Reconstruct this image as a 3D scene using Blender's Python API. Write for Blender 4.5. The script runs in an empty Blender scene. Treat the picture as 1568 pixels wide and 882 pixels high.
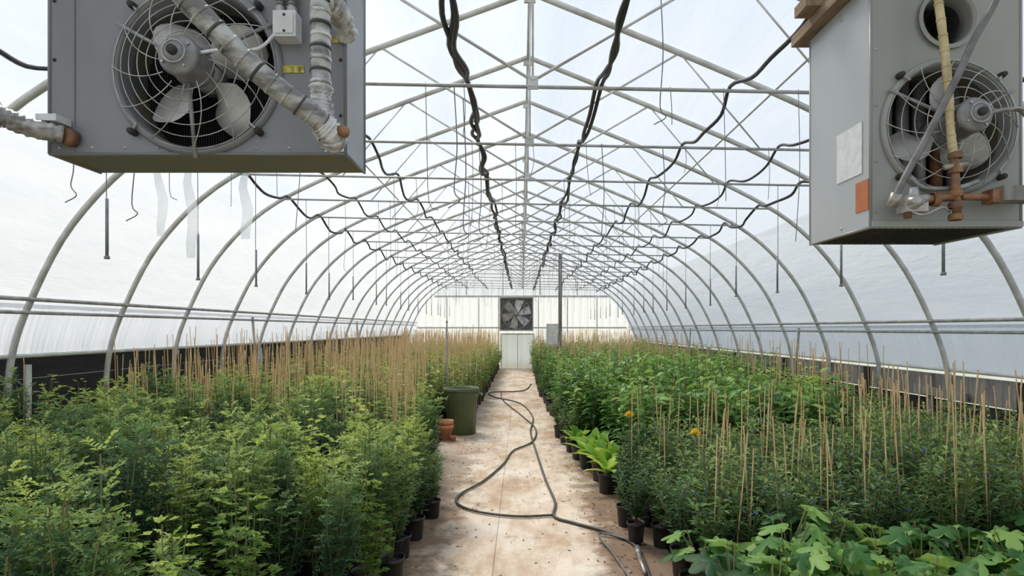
import bpy, math, random
from mathutils import Vector, Matrix
random.seed(7)
R=random.uniform
scene=bpy.context.scene
pi=math.pi

# ------------------------------------------------------------------ materials
def new_mat(name):
    m=bpy.data.materials.new(name); m.use_nodes=True
    nt=m.node_tree; nt.nodes.clear()
    out=nt.nodes.new('ShaderNodeOutputMaterial')
    return m,nt,out
def ramp(nt,fac,stops):
    r=nt.nodes.new('ShaderNodeValToRGB')
    el=r.color_ramp.elements
    while len(el)<len(stops): el.new(.5)
    for e,(p,c) in zip(el,stops):
        e.position=p; e.color=(c[0],c[1],c[2],1)
    nt.links.new(fac,r.inputs[0]); return r.outputs[0]
def noise(nt,scale,detail=4,stretch=None,rough=.55):
    tc=nt.nodes.new('ShaderNodeTexCoord'); n=nt.nodes.new('ShaderNodeTexNoise')
    n.inputs['Scale'].default_value=scale; n.inputs['Detail'].default_value=detail; n.inputs['Roughness'].default_value=rough
    if stretch:
        mp=nt.nodes.new('ShaderNodeMapping'); mp.inputs['Scale'].default_value=stretch
        nt.links.new(tc.outputs['Object'],mp.inputs[0]); nt.links.new(mp.outputs[0],n.inputs['Vector'])
    else: nt.links.new(tc.outputs['Object'],n.inputs['Vector'])
    return n.outputs['Fac']
def pm(name,c1,c2=None,scale=8,rough=.6,metal=0,bump=0,stretch=None,lo=.35,hi=.65,coat=0):
    m,nt,out=new_mat(name)
    b=nt.nodes.new('ShaderNodeBsdfPrincipled')
    b.inputs['Roughness'].default_value=rough; b.inputs['Metallic'].default_value=metal
    b.inputs['Coat Weight'].default_value=coat
    f=noise(nt,scale,5,stretch)
    nt.links.new(ramp(nt,f,[(lo,c1),(hi,c2 or tuple(x*.8 for x in c1))]),b.inputs['Base Color'])
    if bump:
        bp=nt.nodes.new('ShaderNodeBump'); bp.inputs['Strength'].default_value=bump; bp.inputs['Distance'].default_value=.01
        nt.links.new(f,bp.inputs['Height']); nt.links.new(bp.outputs[0],b.inputs['Normal'])
    nt.links.new(b.outputs[0],out.inputs[0])
    return m
def leafmat(name,dark,mid,light,trans=.3,amp=.6):
    m,nt,out=new_mat(name)
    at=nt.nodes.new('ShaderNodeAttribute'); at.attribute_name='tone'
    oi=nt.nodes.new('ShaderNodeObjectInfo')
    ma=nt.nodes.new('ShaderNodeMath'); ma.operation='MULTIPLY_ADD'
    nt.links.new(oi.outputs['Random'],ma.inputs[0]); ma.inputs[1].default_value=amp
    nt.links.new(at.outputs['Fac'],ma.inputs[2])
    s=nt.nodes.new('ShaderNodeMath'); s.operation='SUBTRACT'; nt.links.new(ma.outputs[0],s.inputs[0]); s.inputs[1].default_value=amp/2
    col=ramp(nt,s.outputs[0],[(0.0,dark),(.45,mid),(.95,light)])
    b=nt.nodes.new('ShaderNodeBsdfPrincipled'); b.inputs['Roughness'].default_value=.5
    b.inputs['Specular IOR Level'].default_value=.35
    nt.links.new(col,b.inputs['Base Color'])
    t=nt.nodes.new('ShaderNodeBsdfTranslucent')
    hs=nt.nodes.new('ShaderNodeHueSaturation'); hs.inputs['Hue'].default_value=.48; hs.inputs['Value'].default_value=1.5
    nt.links.new(col,hs.inputs['Color']); nt.links.new(hs.outputs[0],t.inputs[0])
    mx=nt.nodes.new('ShaderNodeMixShader'); mx.inputs[0].default_value=trans
    nt.links.new(b.outputs[0],mx.inputs[1]); nt.links.new(t.outputs[0],mx.inputs[2]); nt.links.new(mx.outputs[0],out.inputs[0])
    return m
def filmmat(name,transp,col,stretch=(1,1,1),scale=1.5,tcol=(.97,.985,1),amp=.13):
    m,nt,out=new_mat(name)
    tr=nt.nodes.new('ShaderNodeBsdfTransparent'); tr.inputs[0].default_value=(*tcol,1)
    tl=nt.nodes.new('ShaderNodeBsdfTranslucent'); tl.inputs[0].default_value=(*col,1)
    df=nt.nodes.new('ShaderNodeBsdfPrincipled'); df.inputs['Base Color'].default_value=(*col,1); df.inputs['Roughness'].default_value=.35
    f=noise(nt,scale,6,stretch,.6)
    m1=nt.nodes.new('ShaderNodeMixShader'); m1.inputs[0].default_value=.35
    nt.links.new(tl.outputs[0],m1.inputs[1]); nt.links.new(df.outputs[0],m1.inputs[2])
    mr=nt.nodes.new('ShaderNodeMapRange'); nt.links.new(f,mr.inputs[0])
    mr.inputs[1].default_value=.3; mr.inputs[2].default_value=.7
    mr.inputs[3].default_value=max(0,1-transp-amp); mr.inputs[4].default_value=min(1,1-transp+amp)
    bp=nt.nodes.new('ShaderNodeBump'); bp.inputs['Strength'].default_value=.6; bp.inputs['Distance'].default_value=.06
    nt.links.new(f,bp.inputs['Height']); nt.links.new(bp.outputs[0],df.inputs['Normal']); nt.links.new(bp.outputs[0],tl.inputs['Normal'])
    m2=nt.nodes.new('ShaderNodeMixShader'); nt.links.new(mr.outputs[0],m2.inputs[0])
    nt.links.new(tr.outputs[0],m2.inputs[1]); nt.links.new(m1.outputs[0],m2.inputs[2]); nt.links.new(m2.outputs[0],out.inputs[0])
    return m

M_GALV=pm('galvanised_steel',(.64,.63,.61),(.44,.43,.41),6,.5,.12)
M_BAR=pm('bar_steel',(.46,.455,.45),(.30,.29,.28),9,.5,.2)
M_CABLE=pm('black_hose_rubber',(.022,.023,.026),(.045,.045,.05),20,.45)
M_HOSE=pm('garden_hose_rubber',(.05,.048,.045),(.09,.085,.075),20,.5)
M_WIRE=pm('wire',(.22,.22,.22),(.14,.13,.12),20,.5,.3)
M_DROP=pm('drop_tube',(.25,.26,.27),(.17,.18,.19),20,.5)
M_FILM=filmmat('roof_film',.55,(.88,.90,.92),(1,.15,1),1.6,(.90,.92,.95))
M_FILMLOW=filmmat('side_film',.22,(.75,.765,.78),(1,.3,1.5),2.2,(.80,.83,.86))
M_CURT=filmmat('curtain_film',.08,(.68,.70,.74),(1,6,.5),2.5,(.7,.76,.85),.08)
M_STRIP=filmmat('loose_plastic',.45,(.8,.82,.85),(1,1,.4),6,(.85,.88,.9))
M_HGREY=pm('heater_grey_enamel',(.225,.225,.23),(.175,.177,.18),3,.38,.15,0,(1,1,.4))
M_HGREY2=pm('heater_taupe_enamel',(.34,.34,.31),(.28,.28,.255),3,.38,.12,0,(1,1,.4))
M_HSIDE=pm('heater_side_enamel',(.24,.26,.28),(.19,.21,.23),3,.3,.2)
M_HSIDE2=pm('heater_side_light',(.42,.44,.45),(.34,.36,.37),2,.3,.12,0,(1,1,.4))
M_HRUST=pm('heater_underside',(.16,.18,.16),(.22,.17,.10),14,.6,.2)
M_DARK=pm('dark_interior',(.02,.02,.022),(.04,.038,.035),10,.7)
M_BLADE=pm('fan_blade_alu',(.60,.58,.55),(.33,.31,.29),6,.4,.3)
M_MOTOR=pm('motor_grey',(.34,.34,.34),(.20,.19,.18),15,.45,.3)
M_CHROME=pm('guard_wire',(.50,.50,.49),(.30,.28,.26),20,.35,.5)
M_WRAP=pm('plastic_wrapped_pipe',(.46,.45,.42),(.14,.13,.12),12,.3,.15,.6,(1,1,2.5),.42,.60,.5)
M_WRAPW=pm('clear_plastic_wrap',(.66,.65,.63),(.30,.29,.27),26,.25,0,.9,None,.40,.60,.6)
M_TAPE=pm('black_tape',(.03,.03,.03),(.06,.06,.06),20,.4)
M_LABEL=pm('paper_label',(.72,.73,.73),(.60,.61,.62),30,.6)
M_ORANGE=pm('orange_label',(.5,.15,.05),(.4,.12,.04),20,.6)
M_YELLOW=pm('yellow_label',(.75,.62,.08),(.15,.13,.05),60,.6)
M_YPIPE=pm('yellow_taped_pipe',(.64,.53,.30),(.44,.34,.17),18,.5,0,.5)
M_RUST=pm('rusty_fitting',(.36,.18,.08),(.16,.09,.06),25,.6,.4)
M_BRASS=pm('gas_valve_metal',(.50,.48,.45),(.32,.27,.22),22,.4,.6)
M_WOOD=pm('weathered_wood',(.30,.21,.13),(.17,.12,.08),6,.8,0,.4,(6,1,6))
M_GWOOD=pm('grey_wood',(.30,.28,.26),(.17,.155,.145),5,.85,0,.4,(5,5,1))
M_BLACKB=pm('dark_base_board',(.010,.009,.010),(.024,.021,.021),4,.8,0,.3,(1,1,5))
M_WHITEP=filmmat('white_end_panel',.02,(.86,.86,.83),(3,1,.4),.8)
M_STAIN=filmmat('stained_end_panel',.0,(.80,.74,.64),(3,1,.4),.8,(.9,.9,.9),.02)
M_PDOOR=filmmat('pale_door_panel',.03,(.88,.90,.88),(3,1,.4),.8)
M_FRW=pm('white_frame',(.72,.72,.70),(.58,.57,.54),6,.5)
M_POT=pm('black_plastic_pot',(.016,.016,.018),(.03,.03,.032),8,.4)
M_SOIL=pm('potting_soil',(.05,.033,.022),(.025,.017,.012),60,.95,0,1)
M_TERRA=pm('terracotta',(.60,.25,.13),(.48,.19,.10),10,.8)
M_CAN=pm('olive_plastic',(.105,.14,.055),(.075,.10,.042),3,.45)
M_CANL=pm('olive_plastic_rim',(.16,.20,.09),(.12,.15,.07),3,.45)
M_STAKE=pm('bamboo_stake',(.82,.57,.30),(.62,.40,.19),14,.7)
M_STEM=pm('plant_stem',(.20,.16,.07),(.12,.16,.05),20,.7)
M_TAGB=pm('blue_tape_flower',(.05,.10,.45),(.09,.16,.6),20,.5)
M_YFLOW=pm('yellow_petal',(.95,.72,.03),(.9,.62,.02),20,.5)
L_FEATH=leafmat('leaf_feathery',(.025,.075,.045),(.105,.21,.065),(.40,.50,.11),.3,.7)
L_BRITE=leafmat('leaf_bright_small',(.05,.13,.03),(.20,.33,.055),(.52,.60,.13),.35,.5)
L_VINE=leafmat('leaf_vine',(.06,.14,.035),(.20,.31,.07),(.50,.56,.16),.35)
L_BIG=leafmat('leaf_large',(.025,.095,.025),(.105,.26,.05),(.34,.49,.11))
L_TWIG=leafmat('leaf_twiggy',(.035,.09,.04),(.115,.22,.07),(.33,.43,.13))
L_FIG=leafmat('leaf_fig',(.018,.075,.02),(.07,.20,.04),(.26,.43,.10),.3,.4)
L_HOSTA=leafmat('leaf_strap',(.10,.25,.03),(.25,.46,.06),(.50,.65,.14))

# ------------------------------------------------------------------ mesh builder
class MB:
    def __init__(s): s.v=[];s.f=[];s.m=[];s.t=[];s.mats=[];s.sm=[]
    def mi(s,mat):
        if mat not in s.mats: s.mats.append(mat)
        return s.mats.index(mat)
    def add(s,vs,fs,mat,tone=.5,smooth=False):
        o=len(s.v); s.v+= [tuple(p) for p in vs]; s.t+=[tone]*len(vs)
        i=s.mi(mat)
        for f in fs: s.f.append(tuple(o+k for k in f)); s.m.append(i); s.sm.append(smooth)
    def tube(s,pts,r,mat,n=8,cap=True,tone=.5):
        pts=[Vector(p) for p in pts]; N=len(pts)
        rs=r if isinstance(r,(list,tuple)) else [r]*N
        vs=[];fs=[]
        t=(pts[1]-pts[0]).normalized()
        a=Vector((0,0,1)) if abs(t.z)<.9 else Vector((1,0,0))
        u=t.cross(a).normalized()
        for i in range(N):
            if i==0: t=pts[1]-pts[0]
            elif i==N-1: t=pts[-1]-pts[-2]
            else: t=(pts[i+1]-pts[i]).normalized()+(pts[i]-pts[i-1]).normalized()
            if t.length<1e-9: t=Vector((0,0,1))
            t.normalize()
            u=(u-t*u.dot(t))
            if u.length<1e-6: u=t.orthogonal()
            u.normalize(); w=t.cross(u)
            for k in range(n):
                an=2*pi*k/n
                vs.append(pts[i]+(u*math.cos(an)+w*math.sin(an))*rs[i])
        for i in range(N-1):
            for k in range(n):
                fs.append((i*n+k,i*n+(k+1)%n,(i+1)*n+(k+1)%n,(i+1)*n+k))
        if cap:
            fs.append(tuple(range(n-1,-1,-1))); fs.append(tuple((N-1)*n+k for k in range(n)))
        s.add(vs,fs,mat,tone,n>5)
    def box(s,x0,x1,y0,y1,z0,z1,mat,tone=.5,rot=None,bev=0):
        vs=[(x0,y0,z0),(x1,y0,z0),(x1,y1,z0),(x0,y1,z0),(x0,y0,z1),(x1,y0,z1),(x1,y1,z1),(x0,y1,z1)]
        if rot is not None:
            c=Vector(((x0+x1)/2,(y0+y1)/2,(z0+z1)/2)); vs=[c+rot@(Vector(p)-c) for p in vs]
        s.add(vs,[(0,3,2,1),(4,5,6,7),(0,1,5,4),(1,2,6,5),(2,3,7,6),(3,0,4,7)],mat,tone)
    def rev(s,prof,c,axis,mat,n=24,tone=.5,a0=None):
        axis=Vector(axis).normalized(); u=axis.orthogonal().normalized(); w=axis.cross(u); c=Vector(c)
        vs=[];fs=[]
        for r,h in prof:
            for k in range(n):
                an=2*pi*k/n; vs.append(c+axis*h+(u*math.cos(an)+w*math.sin(an))*max(r,.0001))
        for i in range(len(prof)-1):
            for k in range(n): fs.append((i*n+k,i*n+(k+1)%n,(i+1)*n+(k+1)%n,(i+1)*n+k))
        s.add(vs,fs,mat,tone,True)
    def torus(s,c,R_,r,mat,n=48,k=6,axis='y'):
        vs=[];fs=[]
        for i in range(n):
            a=2*pi*i/n
            for j in range(k):
                b=2*pi*j/k; rr=R_+r*math.cos(b); h=r*math.sin(b)
                if axis=='y': vs.append((c[0]+rr*math.cos(a),c[1]+h,c[2]+rr*math.sin(a)))
                else: vs.append((c[0]+rr*math.cos(a),c[1]+rr*math.sin(a),c[2]+h))
        for i in range(n):
            for j in range(k): fs.append((i*k+j,((i+1)%n)*k+j,((i+1)%n)*k+(j+1)%k,i*k+(j+1)%k))
        s.add(vs,fs,mat,.5,True)
    def mesh(s,name):
        me=bpy.data.meshes.new(name); me.from_pydata(s.v,[],s.f)
        for m in s.mats: me.materials.append(m)
        me.polygons.foreach_set('material_index',s.m); me.polygons.foreach_set('use_smooth',s.sm)
        at=me.attributes.new('tone','FLOAT','POINT'); at.data.foreach_set('value',s.t)
        me.update(); return me
    def obj(s,name,parent=None):
        o=bpy.data.objects.new(name,s.mesh(name)); scene.collection.objects.link(o)
        if parent: o.parent=parent
        return o
def empty(name,loc=(0,0,0)):
    e=bpy.data.objects.new(name,None); e.empty_display_size=.1; scene.collection.objects.link(e); return e
def spline(P,sub=8):
    P=[Vector(p) for p in P]; out=[]
    Q=[P[0]*2-P[1]]+P+[P[-1]*2-P[-2]]
    for i in range(1,len(Q)-2):
        a,b,c,d=Q[i-1],Q[i],Q[i+1],Q[i+2]
        for k in range(sub):
            t=k/sub
            out.append(.5*((2*b)+(c-a)*t+(2*a-5*b+4*c-d)*t*t+(3*b-a-3*c+d)*t**3))
    out.append(P[-1]); return out

# ------------------------------------------------------------------ structure
S=1.22; NB=20
YS=[S*(n+.2) for n in range(NB)]
YEND=24.05; YST=-.6
half=[(4.52,0,0),(4.54,0,.7),(4.50,0,1.25),(4.34,0,1.74),(3.97,0,2.43),(3.36,0,3.05),(2.5,0,3.52),(1.4,0,3.98),(0,0,4.52)]
prof_r=[(p.x,p.z) for p in spline(half,5)]
profile=[(-x,z) for x,z in prof_r]+[(x,z) for x,z in reversed(prof_r[:-1])]
def T(x,y,z): return (x+.08,y,z-.02*x)
def pz(x):
    x=abs(x)
    for (a,za),(b,zb) in zip(prof_r,prof_r[1:]):
        if za>1.7 and b<=x<=a: return za+(zb-za)*(a-x)/(a-b+1e-9)
    return 1.7
def px(z):
    for (a,za),(b,zb) in zip(prof_r,prof_r[1:]):
        if za<=z<=zb: return a+(b-a)*(z-za)/(zb-za+1e-9)
    return 4.5
ZB=3.2
fr=MB()
for y in YS:
    fr.tube([T(x,y,z) for x,z in profile],.027,M_GALV,8)
    xe=px(ZB)
    fr.tube([T(-xe,y,ZB),T(xe,y,ZB)],.012,M_BAR,6)
    fr.tube([T(0,y,ZB),T(0,y,4.5)],.008,M_GALV,6)
    for sgn in (-1,1):
        fr.tube([T(0,y,ZB+.04),T(sgn*1.3,y,pz(1.3))],.010,M_GALV,6)
        fr.tube([T(sgn*1.3,y,pz(1.3)),T(sgn*2.0,y,ZB)],.007,M_GALV,6)
    fr.box(.08-.035,.08+.035,y-.008,y+.008,ZB-.015,ZB+.07,M_GALV)
    fr.box(.08-.05,.08+.05,y-.01,y+.01,4.43,4.51,M_GALV)
for x,z,r in [(0,4.50,.018),(-2.1,pz(2.1)-.01,.010),(2.1,pz(2.1)-.01,.010)]:
    fr.tube([T(x,YST,z),T(x,YEND,z)],r,M_GALV,6)
for sg in (-1,1):
    for zz,r in ((1.77,.020),(1.655,.018)):
        fr.tube([T(sg*(px(zz)-.02),YST,zz),T(sg*(px(zz)-.02),YEND,zz)],r,M_BAR,6)
    fr.tube([T(sg*4.35,9.4,1.7),T(sg*4.42,9.8,.3)],.02,M_BAR,6)
    fr.tube([T(sg*4.35,15.4,1.7),T(sg*4.42,15.9,.3)],.02,M_BAR,6)
fr.obj('greenhouse_hoop_trusses')

def sheet(name,pr,mat,off=.035,wav=0):
    b=MB(); vs=[];fs=[]
    ys=[]; y=YST
    while y<YEND-.01:
        ys.append(y); y+=S/4
    ys.append(YEND)
    for y in ys:
        for (x,z) in pr:
            c=Vector((0,0,1.8)); dd=(Vector((x,0,z))-c); dd.normalize()
            ph=((y/S-.2)%1)
            o=off+wav*math.sin(pi*ph)
            q=T(x+dd.x*o,y,z+dd.z*o)
            vs.append(q)
    n=len(pr)
    for i in range(len(ys)-1):
        for k in range(n-1): fs.append((i*n+k,i*n+k+1,(i+1)*n+k+1,(i+1)*n+k))
    b.add(vs,fs,mat,.5,True); return b.obj(name)
up=[p for p in profile if p[1]>=3.0]
sheet('ceiling',up,M_FILM,.035,-.012)
def clip(zlo,zhi,sg):
    zs=[zlo+(zhi-zlo)*i/8 for i in range(9)]
    return [(sg*px(z),z) for z in zs]
zj=min(p[1] for p in up)
sheet('wall_left',clip(1.70,zj,-1),M_FILMLOW)
sheet('wall_right',clip(1.70,zj,1),M_FILMLOW)
def curtain(name,sg,z0,z1):
    b=MB();vs=[];fs=[];y=YST;ny=0
    while y<YEND:
        for k in range(6):
            z=z0+(z1-z0)*k/5
            q=T(sg*(px(z)+.03+.012*math.sin(y*17+math.sin(y*5)*2)*(1-k/6)),y,z); vs.append(q)
        y+=.06; ny+=1
    for i in range(ny-1):
        for k in range(5): fs.append((i*6+k,i*6+k+1,i*6+7+k,i*6+6+k))
    b.add(vs,fs,M_CURT,.5,True); b.tube([T(sg*(px(z0)+.03),YST,z0),T(sg*(px(z0)+.03),YEND,z0)],.022,M_FRW,6)
    return b.obj(name)
curtain('side_curtain',-1,1.27,1.73)
curtain('side_curtain',1,1.25,1.73)
b=MB()
for k in range(6):
    z0=.0+k*.228
    b.box(-4.60,-4.57,YST,YEND,z0,z0+.224,M_BLACKB)
b.box(-4.56,-4.50,YST,YEND,-.02,.1,M_GWOOD)
for y in YS: b.box(-4.57,-4.54,y+.3,y+.36,0,1.27,M_BLACKB if int(y*3)%3 else M_FRW)
b.obj('baseboard_left')
b=MB()
for k in range(4):
    z0=.0+k*.28
    b.box(4.62,4.65,YST,YEND,z0,z0+.265,M_BLACKB if k<3 else M_GWOOD)
for i,y in enumerate(YS):
    b.box(4.58,4.62,y+.25,y+.33,0,1.10,M_GWOOD if i%2 else M_BLACKB)
    if i%2: b.box(4.55,4.585,y-.3,y+.5,.86,.95,M_GWOOD,rot=Matrix.Rotation(R(-.1,.1),3,'X'))
b.obj('baseboard_right')

# end wall
e=MB(); x=-4.5; stp=.1; i=0
ZW=2.92
while x<4.5-1e-6:
    x2=x+stp; ya=YEND+(.012 if i%3 else -.012); yb=YEND+(.012 if (i+1)%3 else -.012)
    ta=min(ZW,pz(x) if abs(x)<4.3 else (1.74 if abs(x)<4.36 else 1.3)); tb=min(ZW,pz(x2) if abs(x2)<4.3 else (1.74 if abs(x2)<4.36 else 1.3))
    zt=1.42+.06*math.sin(x*3)+(.18 if x>2 else 0)
    if abs(x)<.95: zt=.3
    zt=min(zt,ta-.01,tb-.01)
    e.add([T(x,ya,zt),T(x2,yb,zt),T(x2,yb,tb),T(x,ya,ta)],[(0,1,2,3)],M_WHITEP)
    e.add([T(x,ya,0.02*x),T(x2,yb,.02*x2),T(x2,yb,zt),T(x,ya,zt)],[(0,1,2,3)],M_STAIN)
    x=x2;i+=1
e.obj('wall_back')
g=MB(); gx=[-3.5+.25*k for k in range(29)]
for a,c in zip(gx,gx[1:]):
    za=pz(a);zc=pz(c)
    if za>ZW and zc>ZW: g.add([T(a,YEND,ZW),T(c,YEND,ZW),T(c,YEND,zc),T(a,YEND,za)],[(0,1,2,3)],M_FILMLOW)
g.obj('window_gable')
t=MB()
t.box(-3.5,3.6,YEND-.10,YEND-.04,ZW-.04,ZW+.04,M_FRW)
for xx in (-3.0,-1.7,-.90,.72,1.9,3.1): t.box(xx-.02,xx+.02,YEND-.09,YEND-.03,0,min(ZW,pz(xx))-.06,M_FRW)
for xx in (-2.2,-.72,.78,2.3): t.box(xx-.025,xx+.025,YEND-.07,YEND-.03,ZW+.06,pz(xx)-.05,M_FRW)
t.box(-4.2,4.3,YEND-.08,YEND-.04,1.62,1.68,M_FRW)
t.obj('trim_back')
d=MB()
d.box(-.82,.56,YEND-.05,YEND-.045,.03,1.42,M_PDOOR)
d.box(-.82,.56,YEND-.14,YEND-.12,1.37,1.42,M_FRW); d.box(-.82,-.77,YEND-.14,YEND-.12,.03,1.36,M_FRW); d.box(.51,.56,YEND-.14,YEND-.12,.03,1.36,M_FRW)
d.box(-.145,-.115,YEND-.14,YEND-.12,.03,1.36,M_FRW)
d.obj('door_1')

# exhaust fan
f=MB(); fc=Vector((-.17,YEND-.30,2.20)); h=.68
for (x0,x1,z0,z1) in [(-h,h,h-.05,h),(-h,h,-h,-h+.05),(-h,-h+.05,-h+.05,h-.05),(h-.05,h,-h+.05,h-.05)]:
    f.box(fc.x+x0,fc.x+x1,fc.y-.12,fc.y+.16,fc.z+z0,fc.z+z1,M_BAR)
f.box(fc.x-h+.05,fc.x+h-.05,fc.y+.14,fc.y+.16,fc.z-h+.05,fc.z+h-.05,M_MOTOR)
for k in range(9):
    zz=fc.z-.58+k*.145; f.box(fc.x-.62,fc.x+.62,fc.y+.10,fc.y+.115,zz-.06,zz+.055,M_MOTOR,rot=Matrix.Rotation(.35,3,'X'))
f.torus((fc.x,fc.y-.05,fc.z),.60,.02,M_MOTOR)
for k in range(6):
    a=k*pi/3+.3; ca,sa=math.cos(a),math.sin(a)
    vs=[];N=6
    for i_ in range(N):
        r=.08+.49*i_/(N-1); wd=.07+.09*math.sin(min(1,i_/(N-1)*1.1)*pi*.6)
        for sgn in (-1,1):
            tw=.5-.25*i_/(N-1)
            lx=r; lz=sgn*wd; 
            vs.append((fc.x+lx*ca-lz*sa*math.cos(tw),fc.y-.02+sgn*wd*math.sin(tw),fc.z+lx*sa+lz*ca*math.cos(tw)))
    f.add(vs,[(2*i_,2*i_+1,2*i_+3,2*i_+2) for i_ in range(N-1)],M_BLADE,.5,True)
f.rev([(0,-.09),(.1,-.09),(.11,-.03),(.11,.08)],fc,(0,1,0),M_MOTOR)
for sx in (-.3,.3): f.tube([(fc.x+sx,fc.y-.11,fc.z-.66),(fc.x+sx,fc.y-.11,fc.z+.66)],.014,M_MOTOR,5)
f.obj('exhaust_fan')

# ------------------------------------------------------------------ ground
g=MB(); g.add([(-4.6,YST,0),(4.7,YST,0),(4.7,YEND,0),(-4.6,YEND,0)],[(0,1,2,3)],pm('weed_fabric_soil',(.07,.058,.045),(.14,.11,.08),5,.9,0,.3)); g.obj('floor')
g=MB(); g.add([(-60,-40,-.03),(60,-40,-.03),(60,90,-.03),(-60,90,-.03)],[(0,1,2,3)],pm('outside_gravel',(.42,.42,.38),(.30,.33,.24),1.5,.9)); g.obj('ground_outside')
m,nt,out=new_mat('worn_concrete'); bs=nt.nodes.new('ShaderNodeBsdfPrincipled'); bs.inputs['Roughness'].default_value=.75
c1=ramp(nt,noise(nt,2.4,9,(1,.6,1),.68),[(.32,(.48,.34,.23)),(.47,(.70,.56,.43)),(.68,(.80,.71,.60))])
mx=nt.nodes.new('ShaderNodeMixRGB'); mk=ramp(nt,noise(nt,1.6,10,(1,.4,1),.78),[(.47,(0,0,0)),(.60,(.8,.8,.8))])
nt.links.new(mk,mx.inputs[0]); nt.links.new(c1,mx.inputs[1]); mx.inputs[2].default_value=(.43,.27,.15,1)
mx2=nt.nodes.new('ShaderNodeMixRGB'); tc=nt.nodes.new('ShaderNodeTexCoord'); sp=nt.nodes.new('ShaderNodeSeparateXYZ'); nt.links.new(tc.outputs['Object'],sp.inputs[0])
ab=nt.nodes.new('ShaderNodeMath'); ab.operation='ABSOLUTE'; nt.links.new(sp.outputs[0],ab.inputs[0])
mr=nt.nodes.new('ShaderNodeMapRange'); nt.links.new(ab.outputs[0],mr.inputs[0]); mr.inputs[1].default_value=.28; mr.inputs[2].default_value=.90
n2=noise(nt,3.5,8,None,.7); mm=nt.nodes.new('ShaderNodeMath'); mm.operation='MULTIPLY_ADD'; nt.links.new(mr.outputs[0],mm.inputs[0]); mm.inputs[1].default_value=.42; nt.links.new(n2,mm.inputs[2])
mk2=ramp(nt,mm.outputs[0],[(.60,(0,0,0)),(.78,(.85,.85,.85))])
mry=nt.nodes.new('ShaderNodeMapRange'); nt.links.new(sp.outputs[1],mry.inputs[0]); mry.inputs[1].default_value=9; mry.inputs[2].default_value=5.0; mry.inputs[3].default_value=.35
m5=nt.nodes.new('ShaderNodeMath'); m5.operation='MULTIPLY'; nt.links.new(mk2,m5.inputs[0]); nt.links.new(mry.outputs[0],m5.inputs[1])
nt.links.new(m5.outputs[0],mx2.inputs[0]); nt.links.new(mx.outputs[0],mx2.inputs[1]); mx2.inputs[2].default_value=(.17,.10,.055,1)
nt.links.new(mx2.outputs[0],bs.inputs['Base Color'])
bp=nt.nodes.new('ShaderNodeBump'); bp.inputs['Strength'].default_value=.4; bp.inputs['Distance'].default_value=.01
nt.links.new(noise(nt,30,6),bp.inputs['Height']); nt.links.new(bp.outputs[0],bs.inputs['Normal']); nt.links.new(bs.outputs[0],out.inputs[0])
M_CONC=m
p=MB()
slabs=[-.6,2.9,5.9,8.9,11.9,14.9,17.9,20.9,24.0]
for a,c in zip(slabs,slabs[1:]):
    for (x0,x1) in ((-1.12,-.183),(-.18,1.05)):
        p.box(x0,x1,a+.002,c-.002,-.02,.02,M_CONC)
p.obj('concrete_path')
lt=MB(); M_LITT=pm('dry_leaf',(.30,.17,.08),(.16,.09,.05),30,.9)
for i in range(1400):
    sd=random.choice((-1,1,1)); x=sd*abs(random.gauss(.75,.17)) if random.random()<.8 else R(-.7,.7); y=R(2.8,14)
    a=R(0,6.28); L=R(.006,.02); 
    lt.add([(x+L*math.cos(a),y+L*math.sin(a),.023),(x-L*.5*math.sin(a),y+L*.5*math.cos(a),.028),(x-L*math.cos(a),y-L*math.sin(a),.024),(x+L*.5*math.sin(a),y-L*.5*math.cos(a),.022)],[(0,1,2,3)],M_LITT)
lt.obj('leaf_litter')

# ------------------------------------------------------------------ overhead cables
def cable(name,x0,rad,strands,sag,seed,ystart=1.0):
    rnd=random.Random(seed); b=MB()
    for s in range(strands):
        P=[]
        for i,y in enumerate([.3]+YS[1:]):
            zz=ZB-.02*x0
            P.append((x0+rnd.uniform(-.02,.02),y,zz+.02+rad))
            sg=sag*rnd.uniform(.5,1.1)
            for q,k in ((.25,.75),(.5,1.),(.75,.75)):
                P.append((x0+rnd.uniform(-.04,.04),y+S*q,zz+.02-sg*k))
        P=[p_ for p_ in P if p_[1]<YEND-.2]
        pts=spline(P,4)
        b.tube(pts,rad,M_CABLE,6)
    return b.obj(name)
cable('drip_irrigation_line',-.36,.015,3,.06,1)
cable('drip_irrigation_line',.52,.014,2,.10,2)
cable('drip_irrigation_line',1.40,.013,1,.10,3)
cable('drip_irrigation_line',2.25,.012,1,.10,4)
cable('drip_irrigation_line',3.02,.016,1,.13,5)
cable('drip_irrigation_line',-1.33,.013,1,.10,6)
cable('drip_irrigation_line',-2.12,.012,1,.10,7)
cable('drip_irrigation_line',-2.98,.016,1,.13,8)

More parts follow.
